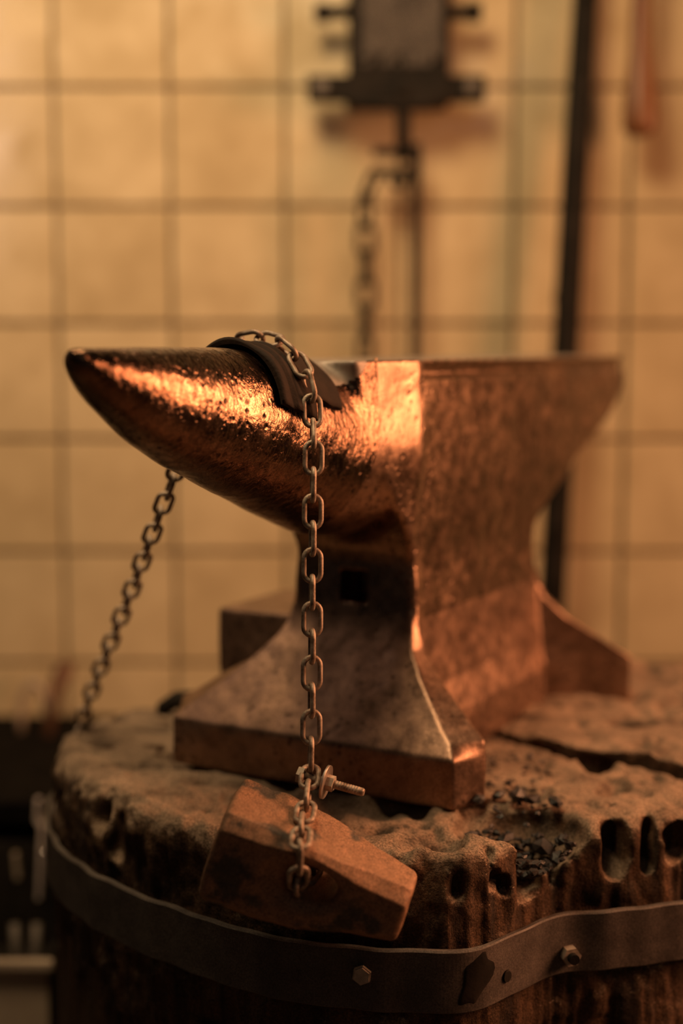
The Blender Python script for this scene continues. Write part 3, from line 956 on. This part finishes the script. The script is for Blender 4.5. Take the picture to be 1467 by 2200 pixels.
for i in range(60):
    a = r.uniform(0, 1); s = r.uniform(.0008, .0026)
    p = atz(r.uniform(1045, 1180), r.uniform(1620, 1760), ZT)
    L_ = lump('c', (p[0], p[1], ZT + .0015), (s * 1.5, s, s * .6), 1500 + i, None, 1.2); mb.add(L_.v, L_.f)
tag(mb.build('charcoal_crumbs', M['char']), 'black charcoal crumbs and scale filling the burnt hollow in the stump', 'charcoal', kind='stuff')

# weld bead where the face plate meets the horn root
mb = MB(); pts = []
for (ppx, ppy) in [(806, 772), (806, 782), (803, 795), (797, 806), (790, 814), (782, 817)]:
    d = ray(ppx, ppy)
    vv = .05
    for _ in range(4):
        t = (vv + AC.to_2d().dot(EV.to_2d())) / (d[0] * EV.x + d[1] * EV.y); q_ = Vector(d * t)
        vv = .0565 - .16 * max(0, -.116 - (q_ - AC).to_2d().dot(EU.to_2d()))
    pts.append(q_)
pts = resample(pts, .0011)
for i, p in enumerate(pts):
    s = .0013 * (1 + .35 * math.sin(i * 1.9))
    L_ = lump('w', p, (s, s, s), 80 + i, None); mb.add(L_.v, L_.f, True)
Rz = Matrix.Rotation(-AA, 3, 'Z')
mb.v = [tuple(Rz @ (Vector(p) - Vector((AC.x, AC.y, -.319))) + Vector((AC.x, AC.y, -.319))) for p in mb.v]
mb.build('weld_bead', M['weld'], anvil)

# =================================================================== BACKGROUND FITTINGS ON THE WALL
YM = 1.765


def bxp(mb, x0, y0, x1, y1, yn, yf, bev=0.002):
    """box whose front face covers a picture rectangle at depth yn, running back to yf"""
    a = aty(x0, y0, yn); b = aty(x1, y1, yn)
    return mb.box(((a[0] + b[0]) / 2, (yn + yf) / 2, (a[2] + b[2]) / 2), (abs(b[0] - a[0]), yf - yn, abs(a[2] - b[2])), None, bev)


c = aty(855, 225, YM)
mach = empty('wall_fitting', (c[0], YM, c[2] + EYE), 'black iron wall fitting with grey scaly panel above the anvil', 'machinery')
mb = MB(); bxp(mb, 748, -90, 966, 200, YM, WALL_Y + .0, .004); mb.build('housing', M['iron'], mach)
# scaly panel: staggered bumps with a ragged lower edge
a = aty(775, -60, YM - .003); b = aty(950, 150, YM - .003)
mb = MB(); cw = .0060
rows_ = int((a[2] - b[2]) / (cw * .8))
for rI in range(rows_):
    for cI in range(int((b[0] - a[0]) / cw)):
        x = a[0] + (cI + .5 + .5 * (rI % 2)) * cw; z = a[2] - rI * cw * .8
        if x > b[0] - .002: continue
        if rI > rows_ - 4 and random.random() < .3: continue
        q = random.uniform(.8, 1.1)
        mb.add([(x - .0034, YM - .001, z), (x, YM - .001, z + .0034), (x + .0034, YM - .001, z), (x, YM - .001, z - .0036), (x, YM - .0042 * q, z - .0006)], [(0, 1, 4), (1, 2, 4), (2, 3, 4), (3, 0, 4)])
o = mb.build('scaly_panel', M['scaly'], mach); o['kind'] = 'stuff'; o['label'] = 'grey panel of small scales'
for nm, xs in (('side_bolt', (694, 750)), ('side_bolt', (962, 1016))):
    p = aty(xs[0], 28, YM + .015); q = aty(xs[1], 26, YM + .015)
    mb = MB(); mb.tube([p, q], .0085, 16); e = p if xs[0] < 800 else q
    sg = -1 if xs[0] < 800 else 1
    mb.tube([Vector(e) - Vector((.006 * sg, 0, 0)), Vector(e) + Vector((.010 * sg, 0, 0))], .0125, 6)
    mb.build(nm, M['iron'], mach)
mb = MB(); bxp(mb, 742, 158, 968, 218, YM - .012, YM + .06, .004); fl = mb.build('flange', M['iron'], mach)
mb = MB()
pts = [aty(x, y, YM - .008) for x, y in [(752, 216), (800, 224), (855, 228), (910, 224), (958, 216)]]
mb.tube(pts, .006, 10); mb.build('lower_lip', M['iron'], fl)
for x0, x1 in ((660, 746), (964, 1044)):
    mb = MB(); bxp(mb, x0, 160, x1, 214, YM - .006, YM + .02, .003); ear = mb.build('ear', M['iron'], mach)
    q = aty((x0 + x1) / 2 - (12 if x0 < 800 else -8), 186, YM - .006)
    mb = MB(); mb.tube([q, Vector(q) + Vector((0, -.009, 0))], .0085, 6); mb.build('nut', M['rod'], ear)
q = aty(862, 190, YM - .012); mb = MB(); mb.tube([q, Vector(q) + Vector((0, -.006, 0))], .008, 12); mb.build('plug', M['iron'], mach)
mb = MB(); p = aty(866, 222, YM); q = aty(866, 345, YM); mb.tube([p, q], [.0095, .0085], 16); stem = mb.build('stem', M['iron'], mach)
for yy in (325, 368):
    mb = MB(); bxp(mb, 802, yy - 9, 892, yy + 9, YM - .008, YM + .008, .002); mb.build('prong', M['iron'], mach)
rc = Vector(aty(856, 386, YM - .004)); mb = MB()
mb.tube([rc + Vector((math.cos(t) * .0085, 0, math.sin(t) * .0085)) for t in np.linspace(0, 2 * math.pi, 20, endpoint=False)], .0038, 8, closed=True); mb.build('ring', M['iron'], mach)
mb = MB(); bxp(mb, 884, 308, 905, 372, YM - .006, YM + .010, .001); mb.build('rod_socket', M['iron'], mach)

# long pull rod running down from the fitting
p = aty(893, 318, YM + .004)
mb = MB(); mb.tube([p, (p[0] + .001, YM + .006, -.30), (p[0] + .002, YM + .006, -1.0)], .0064, 12)
tag(mb.build('pull_rod', M['iron']), 'thin vertical iron rod hanging below the wall fitting', 'rod')
# short chain hanging from the prongs
q = aty(800, 350, YM - .002)
bch = empty('hanging_chain', (q[0], q[1], q[2] + EYE), 'blurred dark hanging chain beside the thin rod on the wall', 'chain')
LB = link_mesh('background_link', 1.95, M['linkdark'])
pts = [aty(x, y, YM - .002) for x, y in [(806, 372), (784, 402), (785, 520), (786, 640), (784, 760), (784, 980)]]
lay_chain(bch, resample(pts, PITCH * 1.95), LB, Vector((1, 0.6, 0)), 0, .5)
kp = Vector(aty(786, 600, YM)); 

# leaning iron bar
mb = MB(); pts = [aty(1263, -90, 1.79), aty(1236, 350, 1.775), aty(1214, 760, 1.76)]
d = Vector(pts[2]) - Vector(pts[1]); k = (-1.0 - pts[2][2]) / d.z
pts.append(Vector(pts[2]) + d * k)
mb.tube(pts, [.0150, .0160, .0165, .018], 14)
bar = mb.build('leaning_iron_bar', M['iron'])
tag(bar, 'long black iron bar leaning against the tiled wall on the right', 'bar')
q = aty(1201, 640, 1.765); mb = MB(); mb.box(Vector(q), (.012, .014, .012), None, .002); mb.build('lug', M['iron'], bar)

# wooden handle hanging head up
mb = MB(); zs = [(-120, .0085), (0, .0087), (90, .0098), (160, .0125), (210, .0150), (250, .0162), (275, .0160), (288, .0130), (294, .0070)]
mb.tube([aty(1376 - y * .008, y, 1.765) for y, r_ in zs], [r_ * 1.3 for y, r_ in zs], 20)
hd = mb.build('hanging_tool_handle', M['handle'])
tag(hd, 'smooth orange wooden tool handle hanging at the upper right', 'handle')
q = aty(1376, -120, 1.775); mb = MB(); mb.tube([q, (q[0], WALL_Y + .01, q[2] + .004)], .004, 8); mb.build('peg', M['iron'], hd)

# =================================================================== BENCH, TOOLS AND BUCKET ON THE LEFT
BZ = atz(60, 1537, -.40)[1]
yb = 1.46; zb = aty(60, 1535, 1.822)[2]
bench = empty('iron_bench', (-.55, 1.62, 0), 'low black iron bench along the tiled wall at the left', 'bench')
mb = MB(); mb.box((-.53, 1.64, zb - .012), (.98, .36, .024), None, .003); mb.build('bench_top', M['soot'], bench)
mb = MB(); mb.box((-.53, yb + .02, zb - .085), (.94, .012, .12), None, .002); mb.build('apron', M['soot'], bench)
mb = MB(); mb.box((-.53, 1.80, zb - .30), (.94, .010, .56), None, .002); mb.build('back_sheet', M['soot'], bench)
mb = MB(); mb.box((-.53, 1.64, -.80), (.94, .30, .016), None, .002); mb.build('shelf', M['soot'], bench)
for x in (-.99, -.07):
    for y in (1.49, 1.79):
        mb = MB(); mb.box((x, y, (zb - .02 - 1.0) / 2), (.035, .035, 1.0 + zb - .02), None, .002); mb.build('leg', M['soot'], bench)
# things on the bench
def arch(px0, px1, top, y):
    n_ = 16; out = []
    for k in range(n_ + 1):
        t = math.pi * k / n_
        out.append(aty((px0 + px1) / 2 - math.cos(t) * (px1 - px0) / 2, 1590 - math.sin(t) ** .55 * (1590 - top), y))
    return out


mb = MB(); mb.tube(arch(44, 102, 1468, 1.74), .0048, 10)
tag(mb.build('bent_rod_loop', M['bucket']), 'bent iron rod loop standing on the left bench', 'rod')
p0 = Vector(aty(100, 1590, 1.72)); p1 = Vector(aty(120, 1480, 1.75)); p2 = Vector(aty(146, 1424, 1.77))
mb = MB(); mb.tube([p0, p1, p1.lerp(p2, .6), p2], [.007, .0085, .013, .009], 12)
tag(mb.build('small_hand_tool', mat_noise('rust_brown_tool', (.10, .05, .03), (.18, .09, .05), 30, .3)), 'small rust-brown hand tool leaning upright on the left bench', 'tool')
# black clamp end behind the anvil foot
a_ = Vector(aty(342, 1530, 1.215)); b_ = Vector(aty(415, 1506, 1.215))
mb = MB(); mb.tube([a_ + Vector((0, .01, -.012)), a_ + Vector((.004, 0, .004)), a_.lerp(b_, .5) + Vector((0, 0, .006)), b_, b_ + Vector((.06, 0, .0))], [.005, .007, .008, .009, .009], 10)
tag(mb.build('iron_dog', M['iron']), 'black bent iron dog lying on the stump behind the anvil foot', 'iron')
# steel strip and other tools hanging under the bench
def strip(name, pts, wdt, y, mat, label, cat):
    P_ = [Vector(aty(px, py, y)) for px, py in pts]; mb = MB()
    for a, b in zip(P_, P_[1:]):
        d = b - a; c = (a + b) / 2; rot = d.to_track_quat('Z', 'Y').to_matrix()
        mb.box(c, (wdt, .004, d.length + .002), rot, .0008)
    return tag(mb.build(name, mat), label, cat)


strip('tool_shaft', [(82, 1718), (80, 1760), (90, 1775), (84, 1928)], .0092, 1.40, M['pale'], 'bent pale steel tool shaft hanging below the left bench', 'tool')
strip('tool_shaft', [(33, 1835), (38, 1885)], .0090, 1.42, M['bucket'], 'short dull tool end in the dark under the left bench', 'tool')
q = Vector(aty(100, 1835, 1.38)); mb = MB(); mb.tube([q + Vector((0, .0055 * math.cos(t), 0)) for t in np.linspace(3.1, .04, 10)], [max(.0003, .0055 * math.sin(t)) for t in np.linspace(3.1, .04, 10)], 14)
mb.tube([q, q + Vector((0, .10, .005))], .002, 8)
tag(mb.build('shiny_knob', M['chrome']), 'tiny shiny steel knob beside the bent tool shaft', 'knob')
strip('small_steel_hook', [(113, 1858), (110, 1890)], .0052, 1.36, M['pale'], 'small steel hook end right of the shiny knob', 'hook')
# sheet metal bin
YB = 1.30
pr_ = aty(108, 2062, YB); zr = pr_[2]; xr = pr_[0]; wbin = .26; dbin = .16
cb = np.array([xr - wbin / 2, YB + dbin / 2, zr])
bk = empty('metal_bin', (cb[0], cb[1], 0), 'square grey-brown sheet metal bin at the lower left edge', 'bin')
mb = MB(); mb.box((cb[0], YB + .002, (zr - 1.0) / 2), (wbin, .004, 1.0 + zr), None, .001); mb.build('front_panel', M['bucket'], bk)
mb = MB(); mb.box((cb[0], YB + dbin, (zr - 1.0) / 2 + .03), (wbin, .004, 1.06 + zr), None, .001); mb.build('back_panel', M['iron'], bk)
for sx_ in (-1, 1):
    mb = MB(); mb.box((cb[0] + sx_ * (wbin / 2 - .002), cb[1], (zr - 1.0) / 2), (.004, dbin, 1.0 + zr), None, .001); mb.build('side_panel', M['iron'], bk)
mb = MB(); mb.box((cb[0], YB - .003, zr - .004), (wbin + .006, .009, .011), None, .003); mb.build('rolled_rim', M['bucket'], bk)
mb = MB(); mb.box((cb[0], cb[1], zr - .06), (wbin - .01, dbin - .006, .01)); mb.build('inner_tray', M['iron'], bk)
for (xa, ya, xb, yb2, lab) in ((33, 2045, 31, 1985, 'left one of two dull rods standing in the metal bin'), (74, 2055, 78, 1985, 'right one of two dull rods standing in the metal bin')):
    a_ = Vector(aty(xa, ya, cb[1])); b_ = Vector(aty(xb, yb2, cb[1] + .005)); mb = MB()
    d = (a_ - b_).normalized(); mb.tube([b_, a_, a_ + d * ((a_.z - (zr - .055)) / -d.z)], .0048, 12)
    tag(mb.build('steel_rod', M['rod']), lab, 'rod', 'rods in the metal bin')
